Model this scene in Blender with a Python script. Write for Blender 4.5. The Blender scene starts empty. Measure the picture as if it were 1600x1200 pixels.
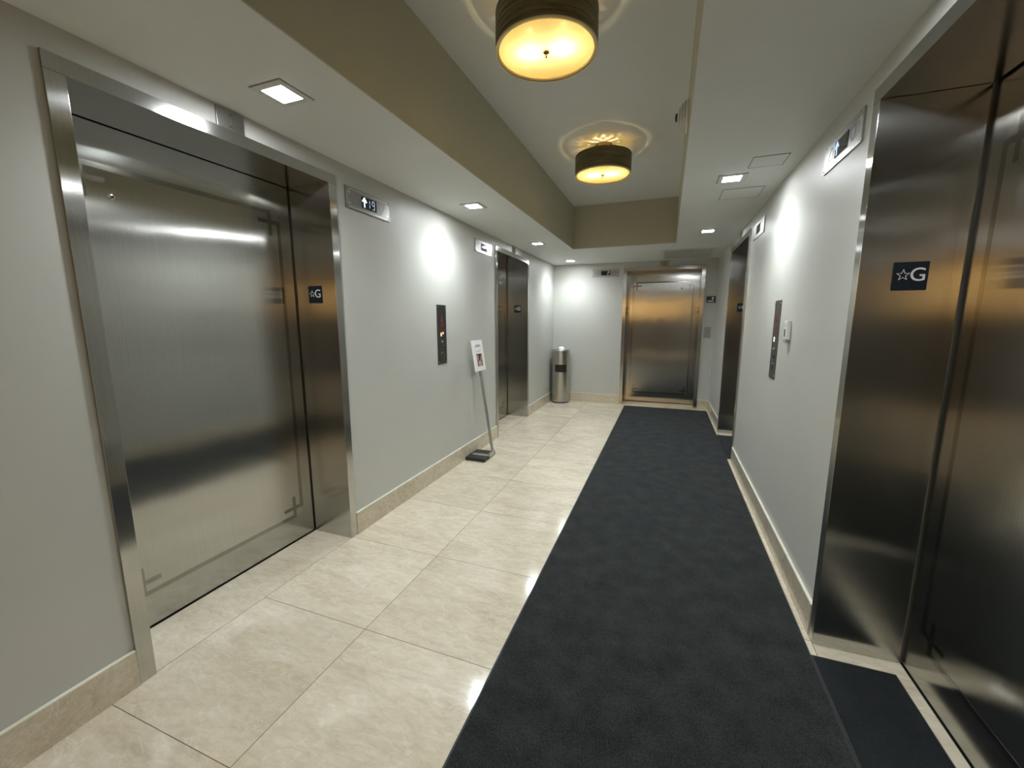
import bpy, bmesh, math, random
from mathutils import Matrix, Vector
random.seed(7)
C = bpy.context.scene.collection
sc = bpy.context.scene
PI = math.pi

# ------------------------------------------------------------------ camera
CAM_Z = 1.37
FPX, YAW, PITCH, ROLL = 641.0528, 0.35798, 0.15484, -0.0011
cam_data = bpy.data.cameras.new('camera')
cam = bpy.data.objects.new('camera', cam_data)
C.objects.link(cam)
cam_data.sensor_width = 36.0
cam_data.lens = FPX * 36.0 / 1600.0
cam_data.clip_start = 0.02
fw = Vector((-math.sin(YAW) * math.cos(PITCH), math.cos(YAW) * math.cos(PITCH), -math.sin(PITCH)))
rt = fw.cross(Vector((0, 0, 1))).normalized()
up = rt.cross(fw)
cr, sr = math.cos(ROLL), math.sin(ROLL)
rt, up = rt * cr + up * sr, -rt * sr + up * cr
m = Matrix((rt, up, -fw)).transposed().to_4x4()
m.translation = Vector((0, 0, CAM_Z))
cam.matrix_world = m
sc.camera = cam

# ------------------------------------------------------------------ world, exposure
world = bpy.data.worlds.new('world')
sc.world = world
world.use_nodes = True
world.node_tree.nodes['Background'].inputs[0].default_value = (0, 0, 0, 1)
world.node_tree.nodes['Background'].inputs[1].default_value = 0.0
sc.view_settings.view_transform = 'Standard'
sc.view_settings.look = 'None'
sc.view_settings.gamma = 1
sc.view_settings.use_curve_mapping = False
sc.view_settings.exposure = 0.97
sc.cycles.use_denoising = True
sc.cycles.max_bounces = 10
sc.cycles.diffuse_bounces = 5
sc.cycles.glossy_bounces = 6
sc.cycles.sample_clamp_indirect = 6.0
sc.cycles.caustics_reflective = True
sc.cycles.blur_glossy = 0.3

DOWN_W = 18.0            # each square ceiling downlight
DOWN_COL = (0.885, 0.985, 1.0)
BULB_W = 2.3             # each bulb in a drum lamp
BULB_COL = (1.0, 0.82, 0.48)
LOBBY_W = 6.0
LOBBY_COL = (1.0, 0.74, 0.42)

# ------------------------------------------------------------------ place
XL, XR, YE, ZC, RZ = -1.8144, 0.6651, 6.869, 2.267, 2.789
DEP = 0.292
TX0, TX1, TY0, TY1 = -1.183, 0.051, 0.22, 5.42
WT = 0.36
YB, YF = -0.95, -4.3
LX0, LX1 = -4.4, 4.4
OW, OH, FW = 1.076, 2.126, 0.052
OPEN_L = (1.376, 4.905)
OPEN_R = (1.374, 4.935)
OPEN_E = (-0.092,)

# ------------------------------------------------------------------ materials
def new_mat(name):
    mt = bpy.data.materials.new(name)
    mt.use_nodes = True
    nt = mt.node_tree
    return mt, nt, nt.nodes['Principled BSDF']

def N(nt, typ, **kw):
    n = nt.nodes.new(typ)
    for k, v in kw.items():
        if k.startswith('i_'):
            n.inputs[k[2:].replace('_', ' ')].default_value = v
        else:
            setattr(n, k, v)
    return n

def L(nt, a, b):
    nt.links.new(a, b)

def obj_coord(nt):
    return N(nt, 'ShaderNodeTexCoord').outputs['Object']

def mapping(nt, src, scale=(1, 1, 1), rot=(0, 0, 0)):
    mp = N(nt, 'ShaderNodeMapping')
    mp.inputs['Scale'].default_value = scale
    mp.inputs['Rotation'].default_value = rot
    L(nt, src, mp.inputs[0])
    return mp.outputs[0]

def ramp(nt, fac, stops):
    r = N(nt, 'ShaderNodeValToRGB')
    el = r.color_ramp.elements
    el[0].position, el[0].color = stops[0][0], (*stops[0][1], 1)
    el[1].position, el[1].color = stops[-1][0], (*stops[-1][1], 1)
    for p_, c_ in stops[1:-1]:
        e = el.new(p_); e.color = (*c_, 1)
    L(nt, fac, r.inputs[0])
    return r.outputs[0]

def bump(nt, bsdf, height, strength, dist):
    b = N(nt, 'ShaderNodeBump')
    b.inputs['Strength'].default_value = strength
    b.inputs['Distance'].default_value = dist
    L(nt, height, b.inputs['Height'])
    L(nt, b.outputs[0], bsdf.inputs['Normal'])
    return b

def noise(nt, vec, scale, detail=2, rough=0.5, dist=0.0):
    n = N(nt, 'ShaderNodeTexNoise')
    n.inputs['Scale'].default_value = scale
    n.inputs['Detail'].default_value = detail
    n.inputs['Roughness'].default_value = rough
    n.inputs['Distortion'].default_value = dist
    if vec is not None:
        L(nt, vec, n.inputs['Vector'])
    return n.outputs[0]

def plain(name, col, rough=0.5, metal=0.0, spec=0.5, nscale=0, nstr=0.1, coat=0):
    mt, nt, b = new_mat(name)
    oc = obj_coord(nt)
    lo = tuple(c * 0.94 for c in col)
    c = ramp(nt, noise(nt, oc, 6.0, 3), [(0.35, lo), (0.65, col)])
    L(nt, c, b.inputs['Base Color'])
    b.inputs['Roughness'].default_value = rough
    b.inputs['Metallic'].default_value = metal
    b.inputs['Specular IOR Level'].default_value = spec
    b.inputs['Coat Weight'].default_value = coat
    if nscale:
        bump(nt, b, noise(nt, oc, nscale, 2), nstr, 0.001)
    return mt

def paint(name, col, rough=0.45):
    mt, nt, b = new_mat(name)
    oc = obj_coord(nt)
    lo = tuple(c * 0.95 for c in col)
    c = ramp(nt, noise(nt, oc, 2.2, 4), [(0.3, lo), (0.7, col)])
    L(nt, c, b.inputs['Base Color'])
    b.inputs['Roughness'].default_value = rough
    b.inputs['Specular IOR Level'].default_value = 0.35
    bump(nt, b, noise(nt, oc, 260, 3), 0.12, 0.0012)
    return mt

def emit(name, col, strength, base=(0.8, 0.8, 0.8)):
    mt, nt, b = new_mat(name)
    b.inputs['Base Color'].default_value = (*base, 1)
    b.inputs['Emission Color'].default_value = (*col, 1)
    b.inputs['Emission Strength'].default_value = strength
    b.inputs['Roughness'].default_value = 0.4
    return mt

def steel(name, col, rough, aniso, grain='v', wave=0.5, gstr=0.05):
    """brushed stainless sheet; grain 'v' = upright grain, 'h' = level grain"""
    mt, nt, b = new_mat(name)
    oc = obj_coord(nt)
    sc_ = (260, 260, 2.0) if grain == 'v' else (3.0, 3.0, 420)
    g = noise(nt, mapping(nt, oc, sc_), 1.0, 3, 0.6)
    lo = tuple(c * 0.86 for c in col)
    big = noise(nt, oc, 1.7, 3)
    mix = N(nt, 'ShaderNodeMix', data_type='FLOAT')
    mix.inputs[0].default_value = 0.35
    L(nt, g, mix.inputs[2]); L(nt, big, mix.inputs[3])
    L(nt, ramp(nt, mix.outputs[0], [(0.3, lo), (0.7, col)]), b.inputs['Base Color'])
    b.inputs['Metallic'].default_value = 1.0
    rr = N(nt, 'ShaderNodeMapRange')
    rr.inputs['To Min'].default_value = rough * 0.85
    rr.inputs['To Max'].default_value = rough * 1.15
    L(nt, big, rr.inputs[0]); L(nt, rr.outputs[0], b.inputs['Roughness'])
    b.inputs['Anisotropic'].default_value = aniso
    tg = N(nt, 'ShaderNodeCombineXYZ')
    tg.inputs[2].default_value = 1.0            # grain stands upright
    b.inputs['Anisotropic Rotation'].default_value = 0.25 if grain == 'v' else 0.0
    L(nt, tg.outputs[0], b.inputs['Tangent'])
    wv = noise(nt, mapping(nt, oc, (1.6, 1.6, 1.1)), 1.5, 2, 0.4)
    b1 = bump(nt, b, wv, wave, 0.010)
    b2 = N(nt, 'ShaderNodeBump')
    b2.inputs['Strength'].default_value = gstr
    b2.inputs['Distance'].default_value = 0.0006
    L(nt, g, b2.inputs['Height']); L(nt, b1.outputs[0], b2.inputs['Normal'])
    L(nt, b2.outputs[0], b.inputs['Normal'])
    return mt

def marble(name, tiles=False, tone=(0.61, 0.535, 0.415), light=(0.71, 0.65, 0.535), dark=(0.50, 0.425, 0.315), rough=0.09):
    mt, nt, b = new_mat(name)
    oc = obj_coord(nt)
    vec = oc
    joint = None
    if tiles:
        P_, X0, Y0 = 0.6165, -1.1955, 0.697
        sep = N(nt, 'ShaderNodeSeparateXYZ'); L(nt, oc, sep.inputs[0])
        cells, masks = [], []
        for ax, o_ in ((0, X0), (1, Y0)):
            s = N(nt, 'ShaderNodeMath', operation='SUBTRACT'); L(nt, sep.outputs[ax], s.inputs[0]); s.inputs[1].default_value = o_
            d = N(nt, 'ShaderNodeMath', operation='DIVIDE'); L(nt, s.outputs[0], d.inputs[0]); d.inputs[1].default_value = P_
            fl = N(nt, 'ShaderNodeMath', operation='FLOOR'); L(nt, d.outputs[0], fl.inputs[0])
            fr = N(nt, 'ShaderNodeMath', operation='FRACT'); L(nt, d.outputs[0], fr.inputs[0])
            pp = N(nt, 'ShaderNodeMath', operation='PINGPONG'); L(nt, d.outputs[0], pp.inputs[0]); pp.inputs[1].default_value = 0.5
            lt = N(nt, 'ShaderNodeMath', operation='LESS_THAN'); L(nt, pp.outputs[0], lt.inputs[0]); lt.inputs[1].default_value = 0.0013 / P_
            cells.append(fl.outputs[0]); masks.append(lt.outputs[0])
        cv = N(nt, 'ShaderNodeCombineXYZ'); L(nt, cells[0], cv.inputs[0]); L(nt, cells[1], cv.inputs[1])
        wn = N(nt, 'ShaderNodeTexWhiteNoise', noise_dimensions='3D'); L(nt, cv.outputs[0], wn.inputs[0])
        sc1 = N(nt, 'ShaderNodeVectorMath', operation='SCALE'); L(nt, wn.outputs['Color'], sc1.inputs[0]); sc1.inputs['Scale'].default_value = 7.0
        ad = N(nt, 'ShaderNodeVectorMath', operation='ADD'); L(nt, oc, ad.inputs[0]); L(nt, sc1.outputs[0], ad.inputs[1])
        vec = ad.outputs[0]
        mx = N(nt, 'ShaderNodeMath', operation='MAXIMUM'); L(nt, masks[0], mx.inputs[0]); L(nt, masks[1], mx.inputs[1])
        joint = mx.outputs[0]
    v1 = mapping(nt, vec, (1.0, 2.6, 2.6), (0, 0, 0.75))
    clouds = noise(nt, v1, 2.4, 7, 0.62, 0.9)
    base = ramp(nt, clouds, [(0.22, dark), (0.50, tone), (0.80, light)])
    fine = noise(nt, v1, 16.0, 8, 0.7, 0.6)
    fm = N(nt, 'ShaderNodeMix', data_type='RGBA', blend_type='OVERLAY')
    fm.inputs[0].default_value = 0.33
    L(nt, base, fm.inputs[6]); L(nt, ramp(nt, fine, [(0.3, (0.25,) * 3), (0.7, (0.78,) * 3)]), fm.inputs[7])
    # pale thin veins
    vn = noise(nt, mapping(nt, vec, (1.0, 1.5, 1.5), (0, 0, 0.4)), 3.2, 6, 0.58, 1.4)
    ab = N(nt, 'ShaderNodeMath', operation='SUBTRACT'); L(nt, vn, ab.inputs[0]); ab.inputs[1].default_value = 0.5
    ab2 = N(nt, 'ShaderNodeMath', operation='ABSOLUTE'); L(nt, ab.outputs[0], ab2.inputs[0])
    vm = ramp(nt, ab2.outputs[0], [(0.0, (0.30,) * 3), (0.010, (0, 0, 0))])
    mv = N(nt, 'ShaderNodeMix', data_type='RGBA')
    L(nt, vm, mv.inputs[0]); L(nt, fm.outputs[2], mv.inputs[6]); mv.inputs[7].default_value = (0.84, 0.81, 0.73, 1)
    out = mv.outputs[2]
    if tiles:
        tn = N(nt, 'ShaderNodeMapRange'); L(nt, wn.outputs['Value'], tn.inputs[0])
        tn.inputs['To Min'].default_value = 0.93; tn.inputs['To Max'].default_value = 1.04
        ml = N(nt, 'ShaderNodeVectorMath', operation='SCALE'); L(nt, out, ml.inputs[0]); L(nt, tn.outputs[0], ml.inputs['Scale'])
        mj = N(nt, 'ShaderNodeMix', data_type='RGBA')
        L(nt, joint, mj.inputs[0]); L(nt, ml.outputs[0], mj.inputs[6]); mj.inputs[7].default_value = (0.13, 0.11, 0.085, 1)
        out = mj.outputs[2]
    L(nt, out, b.inputs['Base Color'])
    rr = N(nt, 'ShaderNodeMapRange'); L(nt, fine, rr.inputs[0])
    rr.inputs['To Min'].default_value = rough * 0.7; rr.inputs['To Max'].default_value = rough * 1.6
    L(nt, rr.outputs[0], b.inputs['Roughness'])
    b.inputs['IOR'].default_value = 1.55
    bump(nt, b, noise(nt, oc, 5, 2), 0.06, 0.004)
    return mt

def carpet(name, lo, hi):
    mt, nt, b = new_mat(name)
    oc = obj_coord(nt)
    n1 = noise(nt, oc, 260, 3, 0.75)
    n2 = noise(nt, oc, 9, 4)
    mix = N(nt, 'ShaderNodeMix', data_type='FLOAT'); mix.inputs[0].default_value = 0.25
    L(nt, n1, mix.inputs[2]); L(nt, n2, mix.inputs[3])
    L(nt, ramp(nt, mix.outputs[0], [(0.40, lo), (0.64, hi)]), b.inputs['Base Color'])
    b.inputs['Roughness'].default_value = 0.95
    b.inputs['Specular IOR Level'].default_value = 0.15
    b.inputs['Sheen Weight'].default_value = 0.12
    b.inputs['Sheen Roughness'].default_value = 0.6
    b.inputs['Sheen Tint'].default_value = (0.5, 0.55, 0.6, 1)
    bump(nt, b, n1, 0.9, 0.004)
    return mt

M = {}
M['wall'] = paint('wall_paint_grey', (0.50, 0.497, 0.462))
M['fascia'] = paint('fascia_paint_tan', (0.50, 0.475, 0.36))
M['ceiling'] = paint('ceiling_paint_white', (0.70, 0.71, 0.69), 0.55)
M['lobby'] = plain('lobby_gold_veneer', (0.46, 0.32, 0.12), 0.45, 0.0)
M['lobby_dark'] = plain('lobby_dark_wall', (0.09, 0.072, 0.055), 0.6)
M['floor'] = marble('cream_marble_tiles', True)
M['slab'] = marble('cream_marble_slab')
M['base'] = marble('beige_marble_base', False, (0.54, 0.47, 0.36), (0.61, 0.54, 0.43), (0.46, 0.38, 0.28), 0.14)
M['base_edge'] = marble('base_polished_edge', False, (0.72, 0.70, 0.60), (0.80, 0.78, 0.70), (0.62, 0.58, 0.48), 0.10)
M['steel_panel'] = steel('steel_door_panel', (0.53, 0.525, 0.50), 0.165, 1.0, 'v', 0.40, 0.30)
M['steel_border'] = steel('steel_door_border', (0.50, 0.495, 0.47), 0.15, 0.9, 'v', 0.40, 0.10)
M['steel_jamb'] = steel('steel_jamb', (0.55, 0.545, 0.52), 0.16, 1.0, 'v', 0.25, 0.2)
M['steel_header'] = steel('steel_header', (0.50, 0.50, 0.49), 0.15, 0.0, 'v', 0.15)
M['steel_etch'] = steel('steel_etched_line', (0.34, 0.33, 0.30), 0.12, 0.0, 'v', 0.3)
M['steel_plate'] = steel('steel_wall_plate', (0.34, 0.34, 0.32), 0.34, 0.5, 'h', 0.05)
M['steel_dark'] = steel('steel_dark_plate', (0.20, 0.195, 0.185), 0.34, 0.3, 'v', 0.02)
M['steel_bin'] = steel('steel_bin', (0.56, 0.54, 0.50), 0.24, 0.6, 'h', 0.1)
M['chrome'] = plain('chrome', (0.75, 0.75, 0.73), 0.12, 1.0)
M['etch_pale'] = plain('etched_pale_line', (0.72, 0.71, 0.66), 0.35, 0.6)
M['alu'] = plain('aluminium', (0.55, 0.56, 0.54), 0.35, 0.9)
M['black'] = plain('black_plastic', (0.012, 0.012, 0.014), 0.35)
M['black_plate'] = plain('black_sign_plate', (0.005, 0.007, 0.011), 0.6, 0, 0.2)
M['rubber'] = plain('black_rubber_edge', (0.018, 0.019, 0.021), 0.45, 0, 0.5, 200, 0.3)
M['gap'] = plain('dark_gap', (0.004, 0.004, 0.004), 0.8)
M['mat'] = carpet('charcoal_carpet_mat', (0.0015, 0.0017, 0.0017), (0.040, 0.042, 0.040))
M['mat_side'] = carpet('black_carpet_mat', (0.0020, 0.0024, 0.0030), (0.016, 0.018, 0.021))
M['letter'] = plain('sign_letter_silver', (0.62, 0.62, 0.60), 0.35, 0.3)
M['display'] = plain('display_dark_glass', (0.006, 0.014, 0.030), 0.08, 0, 0.6)
M['display_black'] = plain('display_black_glass', (0.004, 0.004, 0.005), 0.08, 0, 0.6)
M['led_arrow'] = emit('lit_arrow', (0.72, 0.86, 1.0), 1.5)
M['led_blue'] = emit('lit_arrow_dim', (0.30, 0.50, 1.0), 0.7)
M['led_digit'] = emit('lit_digit', (0.45, 0.62, 0.85), 0.40)
M['led_orange'] = emit('lit_orange', (1.0, 0.42, 0.18), 1.3)
M['glint_white'] = emit('glowing_glint', (1.0, 1.0, 1.0), 1.1)
M['red'] = plain('red_print', (0.22, 0.015, 0.012), 0.6)
M['groove'] = plain('engraved_groove', (0.10, 0.10, 0.095), 0.5)
M['white'] = plain('white_plastic', (0.78, 0.78, 0.75), 0.35)
M['grey_plastic'] = plain('grey_plastic', (0.25, 0.25, 0.24), 0.4)
M['trim_white'] = plain('white_trim', (0.66, 0.66, 0.63), 0.4)
M['shadow_gap'] = plain('panel_gap', (0.20, 0.20, 0.19), 0.7)
M['diffuser'] = emit('downlight_lens', (0.93, 0.98, 1.0), 115.0)
M['paper'] = plain('white_card', (0.80, 0.80, 0.79), 0.5)
M['ink_pink'] = plain('pink_print', (0.50, 0.16, 0.22), 0.6)
M['ink_grey'] = plain('grey_print', (0.42, 0.44, 0.46), 0.6)
M['photo_brown'] = plain('photo_brown', (0.16, 0.10, 0.065), 0.4)
M['photo_dark'] = plain('photo_dark', (0.035, 0.018, 0.010), 0.4)
M['photo_skin'] = plain('photo_pink', (0.58, 0.33, 0.27), 0.4)
M['brass'] = plain('aged_brass', (0.30, 0.19, 0.08), 0.35, 0.9)
mt, nt, b = new_mat('bulb_glass')
nt.nodes.remove(b)
e1 = N(nt, 'ShaderNodeEmission'); e1.inputs[0].default_value = (1.0, 0.80, 0.45, 1); e1.inputs[1].default_value = 16.0
t1 = N(nt, 'ShaderNodeBsdfTransparent')
x1_ = N(nt, 'ShaderNodeMixShader'); x1_.inputs[0].default_value = 0.25
L(nt, t1.outputs[0], x1_.inputs[1]); L(nt, e1.outputs[0], x1_.inputs[2]); L(nt, x1_.outputs[0], nt.nodes['Material Output'].inputs[0])
M['bulb'] = mt
M['lens_white'] = plain('tissue_white', (0.82, 0.83, 0.84), 0.7)

# drum lamp shade: ribbed bronze-gold ribbon outside, gold inside
mt, nt, b = new_mat('drum_shade_ribbon')
oc = obj_coord(nt)
g = noise(nt, mapping(nt, oc, (6, 6, 120)), 1.0, 3, 0.5, 0.6)
L(nt, ramp(nt, g, [(0.3, (0.11, 0.088, 0.042)), (0.7, (0.25, 0.20, 0.105))]), b.inputs['Base Color'])
b.inputs['Metallic'].default_value = 0.55
b.inputs['Roughness'].default_value = 0.42
bump(nt, b, g, 0.5, 0.004)
M['shade_out'] = mt
M['shade_in'] = plain('drum_shade_gold_lining', (0.85, 0.70, 0.36), 0.35, 0.3)
# frosted acrylic: lets part of the bulb light straight through and scatters the rest
mt, nt, b = new_mat('frosted_acrylic')
nt.nodes.remove(b)
outn = nt.nodes['Material Output']
tr = N(nt, 'ShaderNodeBsdfTranslucent'); tr.inputs[0].default_value = (0.20, 0.19, 0.135, 1)
tp = N(nt, 'ShaderNodeBsdfTransparent'); tp.inputs[0].default_value = (0.8, 0.76, 0.62, 1)
gl = N(nt, 'ShaderNodeBsdfGlossy'); gl.inputs['Roughness'].default_value = 0.25
m1 = N(nt, 'ShaderNodeMixShader'); m1.inputs[0].default_value = 0.02
L(nt, tr.outputs[0], m1.inputs[1]); L(nt, tp.outputs[0], m1.inputs[2])
m2 = N(nt, 'ShaderNodeMixShader')
cn = noise(nt, obj_coord(nt), 8, 2)
cm = N(nt, 'ShaderNodeMapRange'); L(nt, cn, cm.inputs[0]); cm.inputs['To Min'].default_value = 0.02; cm.inputs['To Max'].default_value = 0.06
L(nt, cm.outputs[0], m2.inputs[0]); L(nt, m1.outputs[0], m2.inputs[1]); L(nt, gl.outputs[0], m2.inputs[2])
L(nt, m2.outputs[0], outn.inputs[0])
M['acrylic'] = mt

# ------------------------------------------------------------------ mesh helpers
class MB:
    """collects shapes in one bmesh, then links them as ONE mesh object"""
    def __init__(self):
        self.bm = bmesh.new(); self.mats = []
    def _mi(self, mat):
        if mat is None: return 0
        if mat not in self.mats: self.mats.append(mat)
        return self.mats.index(mat)
    def box(self, x0, x1, y0, y1, z0, z1, mat=None, bevel=0.0, rot=None):
        mi = self._mi(mat)
        before = set(self.bm.faces)
        vs = [self.bm.verts.new(p) for p in ((x0, y0, z0), (x1, y0, z0), (x1, y1, z0), (x0, y1, z0),
                                             (x0, y0, z1), (x1, y0, z1), (x1, y1, z1), (x0, y1, z1))]
        fs = [self.bm.faces.new([vs[i] for i in f]) for f in
              ((0, 3, 2, 1), (4, 5, 6, 7), (0, 1, 5, 4), (1, 2, 6, 5), (2, 3, 7, 6), (3, 0, 4, 7))]
        if bevel > 0:
            es = list({e for f in fs for e in f.edges})
            bmesh.ops.bevel(self.bm, geom=es, offset=bevel, segments=2, affect='EDGES', profile=0.7)
        new = [f for f in self.bm.faces if f not in before]
        for f in new: f.material_index = mi
        if rot is not None:
            bmesh.ops.transform(self.bm, matrix=rot, verts=list({v for f in new for v in f.verts}))
        return self
    def quad(self, pts, mat=None):
        f = self.bm.faces.new([self.bm.verts.new(p) for p in pts]); f.material_index = self._mi(mat)
        return self
    def prism(self, pts, d0, d1, axis=1, mat=None):
        """polygon in the two other axes, extruded along axis from d0 to d1"""
        mi = self._mi(mat)
        def mk(p, d):
            if axis == 1: return (p[0], d, p[1])
            if axis == 0: return (d, p[0], p[1])
            return (p[0], p[1], d)
        a = [self.bm.verts.new(mk(p, d0)) for p in pts]
        c = [self.bm.verts.new(mk(p, d1)) for p in pts]
        n = len(pts); fs = []
        fs.append(self.bm.faces.new(a)); fs.append(self.bm.faces.new(c[::-1]))
        for i in range(n):
            fs.append(self.bm.faces.new((a[i], c[i], c[(i + 1) % n], a[(i + 1) % n])))
        for f in fs: f.material_index = mi
        bmesh.ops.recalc_face_normals(self.bm, faces=fs)
        return self
    def lathe(self, prof, seg=48, mat=None, center=(0, 0, 0), axis='z', smooth=True, close=False):
        """profile of (radius, height) turned about an axis through center"""
        mi = self._mi(mat)
        def pt(r, h, a):
            c, s = math.cos(a) * r, math.sin(a) * r
            if axis == 'z': q = (c, s, h)
            elif axis == 'y': q = (c, h, s)
            else: q = (h, c, s)
            return (q[0] + center[0], q[1] + center[1], q[2] + center[2])
        rings = []
        for r, h in prof:
            if r < 1e-6: rings.append([self.bm.verts.new(pt(0, h, 0))])
            else: rings.append([self.bm.verts.new(pt(r, h, 2 * PI * k / seg)) for k in range(seg)])
        pr = list(zip(rings, rings[1:]))
        if close: pr.append((rings[-1], rings[0]))
        fs = []
        for a, c in pr:
            for k in range(seg):
                k2 = (k + 1) % seg
                if len(a) == 1 and len(c) == 1: continue
                if len(a) == 1: f = self.bm.faces.new((a[0], c[k2], c[k]))
                elif len(c) == 1: f = self.bm.faces.new((a[k], a[k2], c[0]))
                else: f = self.bm.faces.new((a[k], a[k2], c[k2], c[k]))
                f.material_index = mi; f.smooth = smooth; fs.append(f)
        bmesh.ops.recalc_face_normals(self.bm, faces=fs)
        return self
    def tube(self, p0, p1, r, seg=12, mat=None):
        mi = self._mi(mat)
        p0, p1 = Vector(p0), Vector(p1)
        d = (p1 - p0).normalized()
        a = d.orthogonal().normalized(); c = d.cross(a)
        r0 = [self.bm.verts.new(p0 + a * math.cos(t) * r + c * math.sin(t) * r) for t in [2 * PI * k / seg for k in range(seg)]]
        r1 = [self.bm.verts.new(p1 + a * math.cos(t) * r + c * math.sin(t) * r) for t in [2 * PI * k / seg for k in range(seg)]]
        fs = [self.bm.faces.new(r0[::-1]), self.bm.faces.new(r1)]
        for k in range(seg):
            f = self.bm.faces.new((r0[k], r0[(k + 1) % seg], r1[(k + 1) % seg], r1[k])); f.smooth = True; fs.append(f)
        for f in fs: f.material_index = mi
        return self
    def bar(self, p0, p1, w, t, side, mat=None):
        """flat bar from p0 to p1, width w along the vector side, thickness t"""
        mi = self._mi(mat)
        p0, p1, s = Vector(p0), Vector(p1), Vector(side).normalized()
        d = (p1 - p0).normalized(); n = d.cross(s).normalized()
        c = [self.bm.verts.new(p + s * a * w / 2 + n * b_ * t / 2) for p in (p0, p1) for a, b_ in ((-1, -1), (1, -1), (1, 1), (-1, 1))]
        fs = [self.bm.faces.new([c[i] for i in f]) for f in ((0, 1, 2, 3), (7, 6, 5, 4), (0, 4, 5, 1), (1, 5, 6, 2), (2, 6, 7, 3), (3, 7, 4, 0))]
        for f in fs: f.material_index = mi
        bmesh.ops.recalc_face_normals(self.bm, faces=fs)
        return self
    def mesh(self, me, mat=None, T=None):
        mi = self._mi(mat)
        before = set(self.bm.faces); vb = set(self.bm.verts)
        self.bm.from_mesh(me)
        for f in self.bm.faces:
            if f not in before: f.material_index = mi
        if T is not None:
            bmesh.ops.transform(self.bm, matrix=T, verts=[v for v in self.bm.verts if v not in vb])
        return self
    def build(self, name, parent=None, default=None):
        me = bpy.data.meshes.new(name)
        self.bm.to_mesh(me); self.bm.free()
        for mt_ in (self.mats or [default]):
            me.materials.append(M[mt_] if isinstance(mt_, str) else mt_)
        o = bpy.data.objects.new(name, me); C.objects.link(o)
        if parent is not None: o.parent = parent
        return o

def text_mesh(s, size, extrude=0.0006):
    cu = bpy.data.curves.new('text', 'FONT'); cu.body = s; cu.size = size
    cu.align_x = 'CENTER'; cu.align_y = 'CENTER'; cu.extrude = extrude; cu.resolution_u = 4
    o = bpy.data.objects.new('text', cu); C.objects.link(o)
    bpy.context.view_layer.update()
    me = bpy.data.meshes.new_from_object(o.evaluated_get(bpy.context.evaluated_depsgraph_get()))
    bpy.data.objects.remove(o); bpy.data.curves.remove(cu)
    return me
UPR = Matrix.Rotation(PI / 2, 4, 'X')      # lays text upright, facing local -Y

def tag(o, label, cat, group=None, kind=None):
    o['label'] = label; o['category'] = cat
    if group: o['group'] = group
    if kind: o['kind'] = kind
    return o

def thing(name, loc, rz=0.0, label=None, cat=None, group=None, kind=None):
    o = bpy.data.objects.new(name, None); C.objects.link(o)
    o.empty_display_size = 0.1
    o.location = loc; o.rotation_euler = (0, 0, rz)
    if label: tag(o, label, cat, group, kind)
    return o

def copy_tree(o, parent=None):
    c = o.copy(); C.objects.link(c)
    if parent is not None: c.parent = parent
    for ch in [k for k in bpy.data.objects if k.parent == o and k is not c]:
        copy_tree(ch, c)
    return c

RZ_L, RZ_R, RZ_E = PI / 2, -PI / 2, 0.0    # things on the left, right and end wall: local -Y looks out of the wall

# ------------------------------------------------------------------ the shell
def struct(o, label, cat):
    return tag(o, label, cat, kind='structure')

f = MB()
f.box(LX0 - 0.2, LX1 + 0.2, YF - 0.2, YB, -0.12, 0, 'floor')
f.box(XL, XR, YB, YE, -0.12, 0, 'floor')
for cy in OPEN_L: f.box(XL - DEP + 0.004, XL, cy - OW / 2 - 0.02, cy + OW / 2 + 0.02, -0.12, 0, 'slab')
for cy in OPEN_R: f.box(XR, XR + DEP - 0.004, cy - OW / 2 - 0.02, cy + OW / 2 + 0.02, -0.12, 0, 'slab')
for cx in OPEN_E: f.box(cx - OW / 2 - 0.02, cx + OW / 2 + 0.02, YE, YE + DEP - 0.004, -0.12, 0, 'slab')
struct(f.build('floor'), 'polished cream marble floor laid in large square tiles', 'floor')

def wall_x(name, x0, x1, opens, label, y0=YB, y1=YE):
    w = MB(); c = [y0]
    for cy in opens: c += [cy - OW / 2 - 0.021, cy + OW / 2 + 0.021]
    c.append(y1)
    for i in range(0, len(c), 2): w.box(x0, x1, c[i], c[i + 1], -0.12, ZC + 0.6)
    for cy in opens: w.box(x0, x1, cy - OW / 2 - 0.021, cy + OW / 2 + 0.021, OH + 0.021, ZC + 0.6)
    return struct(w.build(name, default='wall'), label, 'wall')
wall_x('wall_left', XL - WT, XL, OPEN_L, 'grey-green painted wall on the left with two elevator openings')
wall_x('wall_right', XR, XR + WT, OPEN_R, 'grey painted wall on the right with two elevator openings')
w = MB()
cx = OPEN_E[0]; a, b2 = cx - OW / 2 - 0.021, cx + OW / 2 + 0.021
w.box(XL - WT, a, YE, YE + WT, -0.12, ZC + 0.6); w.box(b2, XR + WT, YE, YE + WT, -0.12, ZC + 0.6)
w.box(a, b2, YE, YE + WT, OH + 0.021, ZC + 0.6)
struct(w.build('wall_back', default='wall'), 'pale grey end wall with a single elevator opening', 'wall')

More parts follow.
